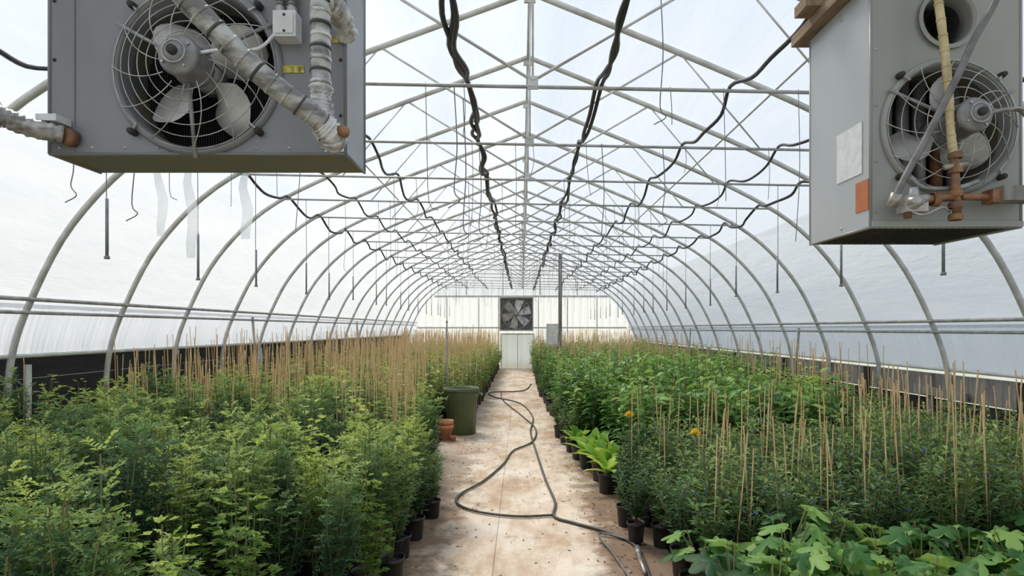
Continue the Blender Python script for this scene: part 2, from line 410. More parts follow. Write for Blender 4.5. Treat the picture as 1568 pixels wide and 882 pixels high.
w=MB()
for n,y in enumerate(YS):
    if n<3: continue
    for sx in (-2.8,2.8):
        x=sx+R(-.06,.06); zt=ZB-.02*x; zb=2.07 if sx<0 else 1.98
        zb+=R(-.03,.05)
        w.tube([(x,y,zt),(x+R(-.01,.01),y+.01,zb+.35)],.0035,M_WIRE,4)
        w.tube([(x,y+.01,zb+.38),(x,y+.01,zb)],.010,M_DROP,6)
        w.tube([(x,y+.01,zb),(x,y+.01,zb-.02)],.017,M_DROP,6)
    for k in range(9):
        x=R(-2.6,2.5); L=R(.2,1.0); x2=x+R(-.03,.03)
        zt=ZB-.02*x
        P=[(x,y,zt+.02),(x+.01,y,zt-L*.5),(x2,y,zt-L)]
        if random.random()<.5: P+= [(x2+R(-.07,.07),y,zt-L-.06)]
        w.tube(spline(P,3),.0026,M_WIRE,4)
for (x,y,z0,z1) in [(.92,3.9,3.9,2.95),(-.44,3.9,3.2,2.4),(-.40,4.1,3.2,2.2),(-.36,5.1,3.2,2.35),(.7,5.1,3.2,2.3),(-3.2,4.2,3.0,2.5),(-2.7,4.1,3.2,2.35),(1.25,5.2,3.2,2.5)]:
    w.tube(spline([(x,y,z0),(x+.02,y,(z0+z1)/2),(x,y,z1+.12),(x+.04,y,z1+.05),(x-.04,y,z1)],4),.004,M_WIRE,5)
w.obj('hanging_drop_wires')
st=MB()
for (x,y,z1,z0,wd) in [(-2.62,4.3,3.1,2.28,.06),(-2.40,4.3,3.1,2.12,.07),(-2.28,4.9,3.1,2.35,.08)]:
    vs=[];N=10
    for i in range(N):
        z=z1+(z0-z1)*i/(N-1); o=.02*math.sin(i*1.3)
        vs+= [(x+o-wd/2,y+.03*math.sin(i*.9),z),(x+o+wd/2,y+.03*math.cos(i*.8),z)]
    st.add(vs,[(2*i,2*i+1,2*i+3,2*i+2) for i in range(N-1)],M_STRIP,.5,True)
st.obj('loose_plastic_strips')

# ------------------------------------------------------------------ heaters
def plate_hole(b,x0,x1,z0,z1,cx,cz,r,y,mat,depth,inner):
    angs=sorted([2*pi*i/48 for i in range(48)]+[math.atan2(zz-cz,xx-cx)%(2*pi) for xx in (x0,x1) for zz in (z0,z1)])
    vs=[];n=len(angs)
    for a in angs:
        c,s=math.cos(a),math.sin(a)
        ts=[]
        if c>1e-9: ts.append((x1-cx)/c)
        if c<-1e-9: ts.append((x0-cx)/c)
        if s>1e-9: ts.append((z1-cz)/s)
        if s<-1e-9: ts.append((z0-cz)/s)
        t_=min(ts)
        vs.append((cx+t_*c,y,cz+t_*s)); vs.append((cx+r*c,y,cz+r*s)); 
    b.add(vs,[(2*i,2*((i+1)%n),2*((i+1)%n)+1,2*i+1) for i in range(n)],mat)
    b.rev([(r,0),(r,depth)],(cx,y,cz),(0,1,0),inner,40)
def fan_unit(b,c,r,y,blades,phase,motor_out,rings,spokes,wire):
    cx,cz=c
    b.rev([(r+.022,-.002),(r+.018,-.014),(r+.004,-.018),(r-.004,-.008),(r-.006,.05)],(cx,y,cz),(0,1,0),mat_lip,56)
    for k in range(blades):
        a0=phase+2*pi*k/blades; N=8; Wn=6; vs=[];fs=[]
        for i in range(N):
            rr=.05+(r*.88-.05)*i/(N-1)
            hw=(.34+.34*math.sin(pi*min(1,i/(N-1)*.85)))*(1 if i<N-1 else .75)*r*.62
            for j in range(Wn):
                q=(j/(Wn-1)-.5)*2
                ang=a0+q*hw/max(rr,.11)*.75
                ro=rr*(1-.06*q*q)
                vs.append((cx+ro*math.cos(ang),y+.045-q*.035+.012*q*q,cz+ro*math.sin(ang)))
        for i in range(N-1):
            for j in range(Wn-1): fs.append((i*Wn+j,i*Wn+j+1,(i+1)*Wn+j+1,(i+1)*Wn+j))
        b.add(vs,fs,M_BLADE,.5,True)
    b.rev([(0,.03),(.045,.03),(.05,.09),(0,.09)],(cx,y,cz),(0,1,0),M_MOTOR)
    o=motor_out
    b.rev([(0,-o),(.026,-o),(.03,-o+.012),(.052,-o+.016),(.06,-o+.03),(.056,-o+.034),(.058,-o+.10),(.062,-o+.105),(.055,-o+.125),(.03,-o+.14),(.014,-o+.15),(.014,.04)],(cx,y,cz),(0,1,0),M_MOTOR,28)
    b.rev([(0,-o-.012),(.014,-o-.012),(.014,-o+.002)],(cx,y,cz),(0,1,0),M_DARK,12)
    b.torus((cx,y-o+.002,cz),.032,.003,M_CHROME,24,5)
    for k in range(4):
        a=k*pi/2+.6; b.tube([(cx+.045*math.cos(a),y-o+.008,cz+.045*math.sin(a)),(cx+.045*math.cos(a),y-o+.12,cz+.045*math.sin(a))],.004,M_CHROME,5)
    for k in range(3):
        a=k*2*pi/3+pi/6
        b.tube([(cx+.05*math.cos(a),y-.05,cz+.05*math.sin(a)),(cx+(r+.03)*math.cos(a),y-.014,cz+(r+.03)*math.sin(a))],.006,M_MOTOR,6)
    def dome(t): return y-.022-.055*(1-t*t)
    for i in range(rings): 
        t_=.36+.66*i/(rings-1); b.torus((cx,dome(t_),cz),r*t_,wire,M_CHROME,48,5)
    for k in range(spokes):
        a=2*pi*k/spokes; pts=[]
        for i in range(9):
            t_=.30+.74*i/8; aa=a+.75*(1-t_)
            pts.append((cx+r*t_*math.cos(aa),dome(t_)-.002,cz+r*t_*math.sin(aa)))
        b.tube(pts,wire,M_CHROME,5)
    for k in range(4):
        a=pi/4+k*pi/2; q=(cx+(r+.03)*math.cos(a),cz+(r+.03)*math.sin(a))
        b.rev([(0,-.03),(.008,-.03),(.011,-.02),(.011,0)],(q[0],y,q[1]),(0,1,0),M_DARK,10)
        b.tube([(q[0],y-.015,q[1]),(cx+r*.98*math.cos(a),y-.03,cz+r*.98*math.sin(a))],.004,M_CHROME,5)

def cabinet(b,x0,x1,y0,y1,z0,z1,front,side,under):
    b.add([(x0,y0,z0),(x0,y0,z1),(x0,y1,z1),(x0,y1,z0)],[(0,1,2,3)],side)
    b.add([(x1,y0,z0),(x1,y0,z1),(x1,y1,z1),(x1,y1,z0)],[(3,2,1,0)],side)
    b.add([(x0,y0,z1),(x1,y0,z1),(x1,y1,z1),(x0,y1,z1)],[(0,1,2,3)],side)
    b.add([(x0,y1,z0),(x1,y1,z0),(x1,y1,z1),(x0,y1,z1)],[(1,0,3,2)],side)
    b.add([(x0,y0,z0),(x1,y0,z0),(x1,y1,z0),(x0,y1,z0)],[(3,2,1,0)],under)
    for zz in (z0,z1): b.tube([(x0,y0,zz),(x1,y0,zz)],.005,front,6)
    for xx in (x0,x1): b.tube([(xx,y0,z0),(xx,y0,z1)],.005,front,6); b.tube([(xx,y1,z0),(xx,y1,z1)],.004,side,6)
    for xx in (x0,x1): b.tube([(xx,y0,z0),(xx,y1,z0)],.005,front,6)

mat_lip=M_HGREY
hl=MB(); X0,X1,Y0,Y1,Z0,Z1=-1.436,-.534,1.80,2.02,2.134,2.97
cabinet(hl,X0,X1,Y0,Y1,Z0,Z1,M_HGREY,M_HSIDE,M_HRUST)
plate_hole(hl,X0,X1,Z0,Z1,-.984,2.388,.240,Y0,M_HGREY,.16,M_HRUST)
hl.add([(X0+.02,Y0+.16,Z0+.02),(X1-.02,Y0+.16,Z0+.02),(X1-.02,Y0+.16,Z1-.02),(X0+.02,Y0+.16,Z1-.02)],[(0,1,2,3)],M_DARK)
for k in range(60):
    xx=-1.22+k*.008; hl.box(xx,xx+.002,Y0+.13,Y0+.158,2.15,2.63,M_DARK)
fan_unit(hl,(-.984,2.388),.240,Y0,4,math.radians(128),.13,6,12,.0016)
hl.box(-.597,-.538,Y0-.003,Y0-.0005,2.140,2.196,M_LABEL)
hl.box(-.724,-.660,Y0-.003,Y0-.0005,2.380,2.403,M_YELLOW)
hl.box(-.575,-.545,Y0-.003,Y0-.0005,2.47,2.49,M_YELLOW)
for xx in [X0+.03+.1*k for k in range(9)]:
    hl.rev([(0,-.005),(.004,-.004),(.006,0)],(xx,Y0,Z0+.018),(0,1,0),M_CHROME,8)
for zz in (2.25,2.42,2.6): 
    for xx in (X0+.015,X1-.015): hl.rev([(0,-.005),(.004,-.004),(.006,0)],(xx,Y0,zz),(0,1,0),M_DARK,8)
hl.tube([(-1.36,Y0-.001,Z0),(-1.36,Y0-.001,Z1)],.003,M_HGREY,5)
hl.box(-.735,-.667,Y0-.05,Y0,2.468,2.545,M_LABEL); hl.box(-.728,-.674,Y0-.054,Y0-.05,2.476,2.537,M_FRW)
for zz in (2.482,2.530): hl.rev([(0,-.002),(.004,-.002),(.004,.001)],(-.70,Y0-.054,zz),(0,1,0),M_DARK,8)
for xx in (-.722,-.688):
    P=[(xx,Y0-.025,2.545),(xx,Y0-.025,2.9)]
    for z in [2.55+.009*k for k in range(40)]: hl.torus((xx,Y0-.025,z),.010,.0035,M_MOTOR,10,4,'z')
    hl.tube(P,.010,M_MOTOR,8)
    hl.rev([(.016,0),(.016,.02),(.012,.022)],(xx,Y0-.025,2.545),(0,0,1),M_CHROME,10)
hl.tube(spline([(-.735,Y0-.025,2.49),(-.78,Y0-.05,2.43),(-.86,Y0-.08,2.415),(-.93,Y0-.09,2.40)],6),.005,M_LABEL,6)
for xx in (X0+.06,X1-.06):
    hl.tube([(xx,1.91,Z1),(xx,1.91,3.23)],.008,M_BAR,6)
hl.obj('unit_heater_hydronic')
def wrapped(b,P,r,mat,rnd,n=12,wob=.12):
    pts=spline(P,14); rs=[r*(1+rnd.uniform(-wob,wob)) for _ in pts]
    b.tube(pts,rs,mat,n)
    return pts
rnd=random.Random(4)
pp=MB()
pts=wrapped(pp,[(-.87,1.33,2.47),(-.78,1.38,2.37),(-.66,1.45,2.245),(-.535,1.52,2.15),(-.505,1.55,2.125)],.028,M_WRAP,rnd,16,.03)
for i in range(2,len(pts)-4,3):
    a=pts[i];c=pts[i+1]; pp.tube([a,a+(c-a)*.5],.0298,M_TAPE if i%9==2 else M_WRAP,16)
wrapped(pp,[(-.520,1.535,2.135),(-.500,1.56,2.115),(-.505,1.58,2.11),(-.53,1.60,2.14)],.034,M_WRAPW,rnd,12,.12)
wrapped(pp,[(-.525,1.60,2.13),(-.548,1.62,2.20),(-.548,1.62,2.27)],.031,M_WRAPW,rnd,12,.18)
wrapped(pp,[(-.548,1.62,2.24),(-.550,1.62,2.38),(-.552,1.62,2.62)],.027,M_WRAP,rnd,14,.05)
for k in range(9):
    z=2.27+k*.032; pp.tube([(-.549,1.62,z),(-.549,1.62,z+.008)],.0290,M_TAPE if k%2 else M_WRAPW,14)
wrapped(pp,[(-.552,1.62,2.50),(-.54,1.66,2.52),(-.525,1.72,2.51),(-.527,1.80,2.49)],.030,M_WRAPW,rnd,12,.2)
pp.rev([(0,-.02),(.010,-.02),(.010,0),(.015,.0),(.015,.02),(0,.03)],(-.472,1.545,2.12),(1,-.3,-.5),M_RUST,8)
wrapped(pp,[(-1.37,1.77,2.18),(-1.44,1.72,2.19),(-1.50,1.69,2.215),(-1.62,1.66,2.25)],.028,M_WRAP,rnd,12,.10)
wrapped(pp,[(-1.49,1.70,2.22),(-1.53,1.68,2.21),(-1.56,1.68,2.16),(-1.57,1.68,2.08)],.035,M_WRAPW,rnd,12,.25)
wrapped(pp,[(-1.66,1.68,2.27),(-1.60,1.68,2.22),(-1.54,1.69,2.20)],.045,M_WRAPW,rnd,12,.25)
pp.rev([(0,0),(.014,0),(.014,.03),(.022,.03),(.022,.045),(0,.045)],(-1.52,1.69,2.115),(0,0,1),M_RUST,8)
pp.box(-1.43,-1.37,1.74,1.80,2.215,2.235,M_LABEL)
pp.tube([(-1.37,1.77,2.18),(-1.36,1.80,2.178)],.026,M_RUST,10)
pp.obj('insulated_water_pipe')

mat_lip=M_HGREY2
hr=MB(); X0,X1,Y0,Y1,Z0,Z1=1.25,1.787,2.11,2.55,1.964,2.845
cabinet(hr,X0,X1,Y0,Y1,Z0,Z1,M_HGREY2,M_HSIDE2,M_HRUST)
plate_hole(hr,X0,X1,Z0,2.585,1.529,2.321,.228,Y0,M_HGREY2,.2,M_HRUST)
plate_hole(hr,X0,X1,2.585,Z1,1.523,2.706,.095,Y0,M_HGREY2,.2,M_HRUST)
hr.add([(X0+.02,Y0+.2,Z0+.02),(X1-.02,Y0+.2,Z0+.02),(X1-.02,Y0+.2,Z1-.02),(X0+.02,Y0+.2,Z1-.02)],[(0,1,2,3)],M_DARK)
for k in range(5):
    xx=1.40+k*.065; hr.tube([(xx,Y0+.16,2.02),(xx,Y0+.16,2.56)],.024,M_RUST if k==3 else M_MOTOR,10)
fan_unit(hr,(1.529,2.321),.225,Y0,3,math.radians(205),.15,5,12,.0020)
hr.rev([(.108,-.012),(.095,-.016),(.088,0),(.085,.1)],(1.523,Y0,2.706),(0,1,0),M_HGREY2,32)
hr.rev([(.06,.02),(.062,.15)],(1.523,Y0,2.706),(0,1,0),M_DARK,24)
hr.box(X0-.003,X0-.0005,2.16,2.33,2.17,2.36,M_LABEL)
hr.box(X0-.003,X0-.0005,2.12,2.20,2.03,2.14,M_ORANGE)
for k in range(22):
    xx=X0+.03+k*.022; hr.box(xx,xx+.006,Y0+.03,Y1-.04,Z0-.004,Z0-.001,M_DARK)
for zz in (2.02,2.2,2.4,2.6,2.8): hr.rev([(0,-.005),(.004,-.004),(.006,0)],(X0+.018,Y0,zz),(0,1,0),M_CHROME,8)
for (yy,zz) in ((2.3,2.8),(2.3,1.99)): hr.rev([(0,-.005),(.004,-.004),(.006,0)],(X0,yy,zz),(1,0,0),M_CHROME,8)
hr.box(X0,X1,Y0-.012,Y0,Z0,Z0+.02,M_HGREY2)
for xx in (X0+.06,X1-.06): hr.tube([(xx,2.33,Z1),(xx,2.33,3.2)],.008,M_BAR,6)
hr.obj('unit_heater_gas')
gp=MB()
yf=Y0-.10
pts=wrapped(gp,[(1.425,yf+.02,2.80),(1.437,yf,2.60),(1.455,yf,2.42),(1.465,yf,2.26),(1.475,yf,2.19)],.0135,M_YPIPE,rnd,10,.06)
for i in range(2,len(pts)-3,4):
    gp.tube([pts[i],pts[i]+(pts[i+1]-pts[i])*.4],.0152,M_YPIPE,10)
gp.tube([(1.475,yf,2.20),(1.486,yf,1.975)],.014,M_RUST,10)
for z in (2.19,2.14,2.06,2.02,1.98): gp.rev([(.020,0),(.022,.004),(.022,.018),(.018,.022)],(1.48,yf,z-.01),(0,0,1),M_RUST,8)
gp.tube([(1.44,yf,2.15),(1.52,yf,2.16)],.010,M_BRASS,8)
gp.tube([(1.36,yf+.03,2.035),(1.40,yf+.01,2.045),(1.485,yf,2.05)],.014,M_RUST,10)
gp.rev([(.022,0),(.025,.005),(.025,.022),(.018,.027)],(1.405,yf+.01,2.043),(1,0,0),M_RUST,8)
gp.box(1.315,1.385,yf-.005,yf+.06,2.00,2.055,M_BRASS); gp.rev([(0,-.03),(.018,-.03),(.02,-.01),(.026,0)],(1.335,yf-.005,2.03),(0,1,0),M_CHROME,14)
gp.rev([(0,-.025),(.012,-.025),(.014,0)],(1.365,yf-.005,2.04),(0,1,0),M_CHROME,12)
gp.rev([(0,.03),(.016,.03),(.018,0)],(1.35,yf+.02,2.055),(0,0,1),M_CHROME,12)
gp.rev([(0,-.02),(.012,-.02),(.014,0)],(1.33,yf+.02,2.0),(0,0,1),M_RUST,12)
gp.tube(spline([(1.33,yf,2.0),(1.36,yf-.02,1.985),(1.42,yf-.02,2.01),(1.46,yf,2.0)],5),.004,M_BRASS,6)
gp.box(1.63,1.80,yf-.02,yf+.05,2.035,2.085,M_GWOOD); gp.box(1.60,1.635,yf-.01,yf+.04,2.03,2.075,M_RUST)
gp.tube([(1.60,yf+.01,2.05),(1.50,yf,2.05)],.012,M_RUST,8)
gp.tube(spline([(1.36,yf+.05,2.13),(1.40,yf+.04,2.09),(1.50,yf+.02,2.085),(1.58,yf+.03,2.11)],6),.009,M_MOTOR,8)
gp.obj('gas_supply_pipe')
fc_=MB()
fc_.tube(spline([(1.60,1.94,2.86),(1.575,1.95,2.70),(1.50,1.95,2.56),(1.435,1.95,2.42),(1.37,1.97,2.27),(1.30,1.99,2.12),(1.27,2.0,2.05)],8),.0115,M_WIRE,10)
fc_.tube([(1.275,2.0,2.06),(1.27,2.02,2.02)],.018,M_BRASS,10)
fc_.obj('flexible_gas_hose')
cc=MB()
P=spline([(1.585,2.0,2.33),(1.64,1.99,2.34),(1.70,1.99,2.33),(1.735,1.99,2.25),(1.735,1.99,2.09)],14)
cc.tube(P,.007,M_MOTOR,8)
for a in P[20:]: 
    cc.torus((a.x,a.y,a.z),.010,.004,M_CHROME,10,4,'z')
cc.obj('electrical_conduit')
lb=MB()
for (z0,x0_,x1_,y0_,y1_) in [(2.848,1.20,1.42,2.10,2.62),(2.893,1.14,1.36,2.36,2.46)]:
    lb.box(x0_,x1_,y0_,y1_,z0,z0+.043,M_WOOD)
lb.obj('lumber_hanger_block')
tb=MB()
for x in (-1.38,-.59,1.31,1.73): tb.box(x-.03,x+.03,YS[0]-.1,YS[2]+.1,3.225-.02*x,3.30-.02*x,M_WOOD)
tb.obj('timber_hanger_joists')

# ------------------------------------------------------------------ plants
def pot(b,r=.082,h=.19,x=0,y=0,mat=None,z=0):
    mat=mat or M_POT
    b.rev([(0,z),(r*.78,z),(r*.80,z+.004),(r*.95,z+h-.025),(r*1.05,z+h-.022),(r*1.06,z+h),(r*.98,z+h),(r*.94,z+h-.03)],(x,y,0),(0,0,1),mat,16)
    b.rev([(0,z+h-.022),(r*.95,z+h-.03)],(x,y,0),(0,0,1),M_SOIL,12)
def leaf(b,o,d,L,W,mat,tone,rnd,big=False,droop=.3):
    d=d.normalized(); side=d.cross(Vector((0,0,1)))
    if side.length<.05: side=Vector((1,0,0))
    side.normalize()
    side=(side+Vector((rnd.uniform(-.4,.4),rnd.uniform(-.4,.4),rnd.uniform(-.4,.4)))).normalized()
    nrm=side.cross(d).normalized()
    if not big:
        m=o+d*L*.45
        b.add([o,m+side*W*.5+nrm*W*.12,o+d*L-Vector((0,0,L*.1)),m-side*W*.5+nrm*W*.12],[(0,1,2),(0,2,3)],mat,tone)
    else:
        ws=[.0,.75,1.0,.72,.0]; N=5
        pts=[]
        for i in range(N):
            t=i/(N-1); pts.append(o+d*L*t-Vector((0,0,1))*L*droop*t*t)
        vs=[pts[0]]
        for i in (1,2,3):
            vs+= [pts[i]+side*W*.5*ws[i]+nrm*W*.13,pts[i],pts[i]-side*W*.5*ws[i]+nrm*W*.13]
        vs.append(pts[4])
        fs=[(0,1,2),(0,2,3),(1,4,5,2),(2,5,6,3),(4,7,8,5),(5,8,9,6),(7,10,8),(8,10,9)]
        b.add(vs,fs,mat,tone,True)
def feathery(seed,h):
    rnd=random.Random(seed); b=MB(); pot(b)
    for s in range(11):
        a=rnd.uniform(0,6.28); ro=rnd.uniform(.02,.17); H=h*rnd.uniform(.62,1.10)
        P=spline([(rnd.uniform(-.02,.02),rnd.uniform(-.02,.02),.16),(ro*.35*math.cos(a),ro*.35*math.sin(a),.16+H*.35),(ro*.8*math.cos(a),ro*.8*math.sin(a),H*.75),(ro*math.cos(a+.2),ro*math.sin(a+.2),H)],4)
        b.tube(P,.0032,M_STEM,3,False)
        n=13
        for k in range(n):
            t=.35+.65*k/(n-1); o=P[min(len(P)-1,int(t*(len(P)-1)))]
            for rep in range(2):
                az=rnd.uniform(0,6.28); el=rnd.uniform(.2,1.1); L=rnd.uniform(.07,.13)*(1.2-.5*t)
                d=Vector((math.cos(az)*math.cos(el),math.sin(az)*math.cos(el),math.sin(el)))
                sd=d.cross(Vector((0,0,1))).normalized()
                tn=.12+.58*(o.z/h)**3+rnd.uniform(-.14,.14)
                m=5
                for q in range(m):
                    pnt=o+d*L*(q+1)/m-Vector((0,0,L*.2*((q+1)/m)**2))
                    for sg in (-1,1):
                        leaf(b,pnt,(sd*sg+d*.5+Vector((0,0,rnd.uniform(-.3,.6)))),rnd.uniform(.020,.034),rnd.uniform(.010,.017),L_FEATH,tn+rnd.uniform(-.06,.06),rnd)
    return b.mesh('feathery_shrub')
def stake(b,rnd,h,r=.0037):
    x=rnd.uniform(-.07,.07);y=rnd.uniform(-.07,.07); 
    b.tube([(x,y,.08),(x+rnd.uniform(-.07,.07),y+rnd.uniform(-.07,.07),h)],r,M_STAKE,5)
def vine(seed,h,hs,ns=3,dens=1.0,mat=None,leafL=.05):
    rnd=random.Random(seed); b=MB(); pot(b); mat=mat or L_VINE
    for s in range(ns): stake(b,rnd,hs*rnd.uniform(.84,1.08))
    for s in range(7):
        a=rnd.uniform(0,6.28); ro=rnd.uniform(.02,.16); H=h*rnd.uniform(.6,1.10)
        P=spline([(0,0,.16),(ro*math.cos(a),ro*math.sin(a),.2+H*.3),(ro*.7*math.cos(a+1.),ro*.7*math.sin(a+1.),H*.7),(ro*1.1*math.cos(a+1.4),ro*1.1*math.sin(a+1.4),H)],5)
        b.tube(P,.0028,M_STEM,3,False)
        n=int(34*dens)
        for k in range(n):
            t=.15+.85*k/(n-1); o=P[min(len(P)-1,int(t*(len(P)-1)))]
            az=rnd.uniform(0,6.28); d=Vector((math.cos(az),math.sin(az),rnd.uniform(-.2,.8))).normalized()
            o2=o+d*rnd.uniform(.01,.08)
            L=leafL*rnd.uniform(.7,1.2)
            for dd in (d,d+Vector((-d.y,d.x,0))*.9,d-Vector((-d.y,d.x,0))*.9):
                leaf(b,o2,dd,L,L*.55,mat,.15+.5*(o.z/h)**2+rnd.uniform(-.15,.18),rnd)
    return b.mesh('staked_vine')
def bigleaf(seed,h):
    rnd=random.Random(seed); b=MB(); pot(b,.1,.2)
    for s in range(6):
        a=rnd.uniform(0,6.28); ro=rnd.uniform(.04,.18); H=h*rnd.uniform(.7,1.0)
        P=spline([(0,0,.17),(ro*.5*math.cos(a),ro*.5*math.sin(a),.2+H*.35),(ro*math.cos(a),ro*math.sin(a),H)],6)
        b.tube(P,.005,M_STEM,4,False)
        n=22
        for k in range(n):
            t=.2+.8*k/(n-1); o=P[min(len(P)-1,int(t*(len(P)-1)))]; az=k*2.4+rnd.uniform(-.3,.3)
            el=rnd.uniform(0,.4)+(.5 if t>.93 else 0)
            d=Vector((math.cos(az)*math.cos(el),math.sin(az)*math.cos(el),math.sin(el)))
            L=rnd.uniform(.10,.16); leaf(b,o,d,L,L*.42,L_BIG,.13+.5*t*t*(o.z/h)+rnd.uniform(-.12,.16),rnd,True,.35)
    return b.mesh('large_leaf_shrub')
def twiggy(seed,h,hs,ns):
    rnd=random.Random(seed); b=MB(); pot(b)
    for s in range(ns): stake(b,rnd,hs*rnd.uniform(.82,1.06),.0042)
    for s in range(14):
        a=rnd.uniform(0,6.28); ro=rnd.uniform(.03,.19); H=h*rnd.uniform(.62,1.12)
        P=spline([(0,0,.16),(ro*.5*math.cos(a),ro*.5*math.sin(a),.2+H*.3),(ro*math.cos(a),ro*math.sin(a),H)],6)
        b.tube(P,.0028,M_STEM,3,False)
        for k in range(52):
            t=.2+.8*rnd.random(); o=P[min(len(P)-1,int(t*(len(P)-1)))]; az=rnd.uniform(0,6.28)
            d=Vector((math.cos(az),math.sin(az),rnd.uniform(-.1,.9))).normalized()
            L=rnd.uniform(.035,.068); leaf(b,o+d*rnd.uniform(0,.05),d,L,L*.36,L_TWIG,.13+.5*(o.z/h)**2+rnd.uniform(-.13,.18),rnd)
        if rnd.random()<.45:
            o=P[-3]
            for q in range(4):
                d=Vector((rnd.uniform(-1,1),rnd.uniform(-1,1),rnd.uniform(-.2,1))).normalized(); leaf(b,o,d,.018,.012,M_TAGB,.5,rnd)
    return b.mesh('twiggy_shrub')
def fig(seed,h):
    rnd=random.Random(seed); b=MB(); pot(b,.1,.2)
    for s in range(12):
        az=s*2.4+rnd.uniform(-.3,.3); H=.2+(h-.2)*rnd.uniform(.25,1.0); ro=rnd.uniform(.03,.12)
        e=Vector((ro*math.cos(az),ro*math.sin(az),H)); b.tube(spline([(0,0,.17),(e.x*.3,e.y*.3,H*.7),e],3),.004,M_STEM,4,False)
        d=Vector((math.cos(az),math.sin(az),rnd.uniform(-.6,.35))).normalized(); sd=d.cross(Vector((0,0,1))).normalized()
        sd=(sd+Vector((0,0,rnd.uniform(-.4,.4)))).normalized(); up=sd.cross(d)
        L=rnd.uniform(.07,.135); vs=[e+d*L*.35]; N=40
        for i in range(N):
            th=2*pi*i/N-pi
            lob=abs(math.cos(th*2.5))
            rr=L*(.38+.46*lob**1.1*(1 if abs(th)<2.2 else .35))
            rr*= (1.15 if abs(th)<.6 else .9)
            px_=rr*math.cos(th); py_=rr*math.sin(th)
            vs.append(e+d*(L*.35+px_)+sd*py_+up*(-.6*(px_*px_+py_*py_)/L+.012*math.cos(th*5)))
        b.add(vs,[(0,1+i,1+(i+1)%N) for i in range(N)],L_FIG,.30+rnd.uniform(-.35,.65)*(H/h),True)
    return b.mesh('lobed_leaf_seedling')
def hosta(seed):
    rnd=random.Random(seed); b=MB(); pot(b,.1,.2)
    for s in range(18):
        az=rnd.uniform(0,6.28); el=rnd.uniform(.5,1.3); d=Vector((math.cos(az)*math.cos(el),math.sin(az)*math.cos(el),math.sin(el)))
        L=rnd.uniform(.26,.42); leaf(b,Vector((0,0,.18)),d,L,L*.30,L_HOSTA,.45+rnd.uniform(-.2,.4),rnd,True,.35)
    return b.mesh('strap_leaf_plant')

FE=[feathery(i,.94) for i in range(6)]
BR=[vine(200+i,.94,1,0,1.05,L_BRITE,.045) for i in range(3)]
VI=[vine(20+i,1.0,1.40,ns,.9) for i,ns in enumerate((2,3,2,4,2))]
VG=[vine(40+i,1.08,1.34,ns,1.1,L_BIG,.055) for i,ns in enumerate((0,1,2))]
BL=[bigleaf(60+i,1.02) for i in range(4)]
TW=[twiggy(80+i,.72,1.10,ns) for i,ns in enumerate((0,1,1,1,2))]
FG=[fig(100+i,.50) for i in range(6)]
HO=[hosta(120+i) for i in range(2)]
EM={}
def place(meshes,group,x,y,sc=1,szz=None,vz=.06):
    if group not in EM: EM[group]=empty(group)
    me=random.choice(meshes)
    o=bpy.data.objects.new('potted_plant',me); o.parent=EM[group]; scene.collection.objects.link(o)
    o.location=(x,y,0.021 if -1.12<x<1.05 else 0.001); s=sc*R(.92,1.08); o.scale=(s,s,(szz or s)*R(1-vz,1+vz)); o.rotation_euler=(0,0,R(0,6.28))
y=1.95; row=0
while y<23.2:
    x=-1.0 if y<5.2 else (-1.14 if y<6.4 else (-1.36 if y<9.5 else -1.02))
    if y<5.2: x=-.93
    x+= (.12 if row%2 else 0)
    stepx=.24 if y<7 else .29
    while x>-4.32:
        jx=x+R(-.03,.03); jy=y+R(-.03,.03)
        if (y<2.8 and x>-1.1) or (7.9<y<9.4 and x>-1.48): x-=stepx; continue
        vz=.06 if x>-1.2 else .18
        if y<5.0: 
            if random.random()<(.6 if y<2.5 else .22): place(BR,'feathery_shrub_bed',jx,jy,.96,None,vz)
            else: place(FE,'feathery_shrub_bed',jx,jy,1.0 if x<-1.3 else .88,None,vz)
        elif y<6.2:
            if random.random()<.55: place(FE if random.random()<.7 else BR,'feathery_shrub_bed',jx,jy,1.03,None,.12)
            else: place(VI,'staked_vine_bed',jx,jy,1.0,.95)
        else: place(VI,'staked_vine_bed',jx,jy,1.0,1.03 if y>9 else 1.0,.1)
        x-=stepx
    y+= .24 if y<7 else .30; row+=1
def redge(y):
    if y<5: return .98
    if y<9: return .98-(y-5)*.09
    if y<15: return .62-(y-9)*.03
    return .48
y=2.35; row=0
while y<23.2:
    x=redge(y)+(.12 if row%2 else 0)+.04
    stepx=.24 if y<7 else .29
    while x<4.35:
        jx=x+R(-.03,.03); jy=y+R(-.03,.03)
        if y<3.55:
            if x>1.0: place(FG,'lobed_leaf_seedling_bed',jx,jy,1.0,None,.2)
        elif y<5.7:
            if x<1.15: place(TW[:2],'twiggy_shrub_bed',jx,jy,.92)
            else: place(TW,'twiggy_shrub_bed',jx,jy,1.0,1.0+.14*(x>2.5),.15)
        elif y<9.2:
            if x<1.1 and y<7.2: place(HO,'strap_leaf_plant_bed',jx-.1,jy,1.0)
            elif x<3.3: place(BL,'large_leaf_shrub_bed',jx,jy,1.0 if y<7.5 else 1.05,None,.1)
            else: place(TW if y<7 else VI,'staked_vine_bed',jx,jy,1.05,None if y<7 else .95)
        elif y<12 : place(VG if random.random()<.6 else BL,'large_leaf_shrub_bed',jx,jy,1.0,None,.1)
        else: place(VG if random.random()<.6 else VI,'staked_vine_bed',jx,jy,1.0,None,.1)
        x+=stepx
    y+= .24 if y<7 else .30; row+=1
for (x,y) in [(-.80,4.45),(-.86,4.05),(-.74,4.95),(-.82,5.4),(-.98,5.85),(.85,4.35),(.84,4.75)]:
    place(TW[:1],'twiggy_shrub_bed',x,y,.85)
for y in (7.6,8.1,8.6): place(TW[:1],'twiggy_shrub_bed',redge(y)-.10,y,.85)

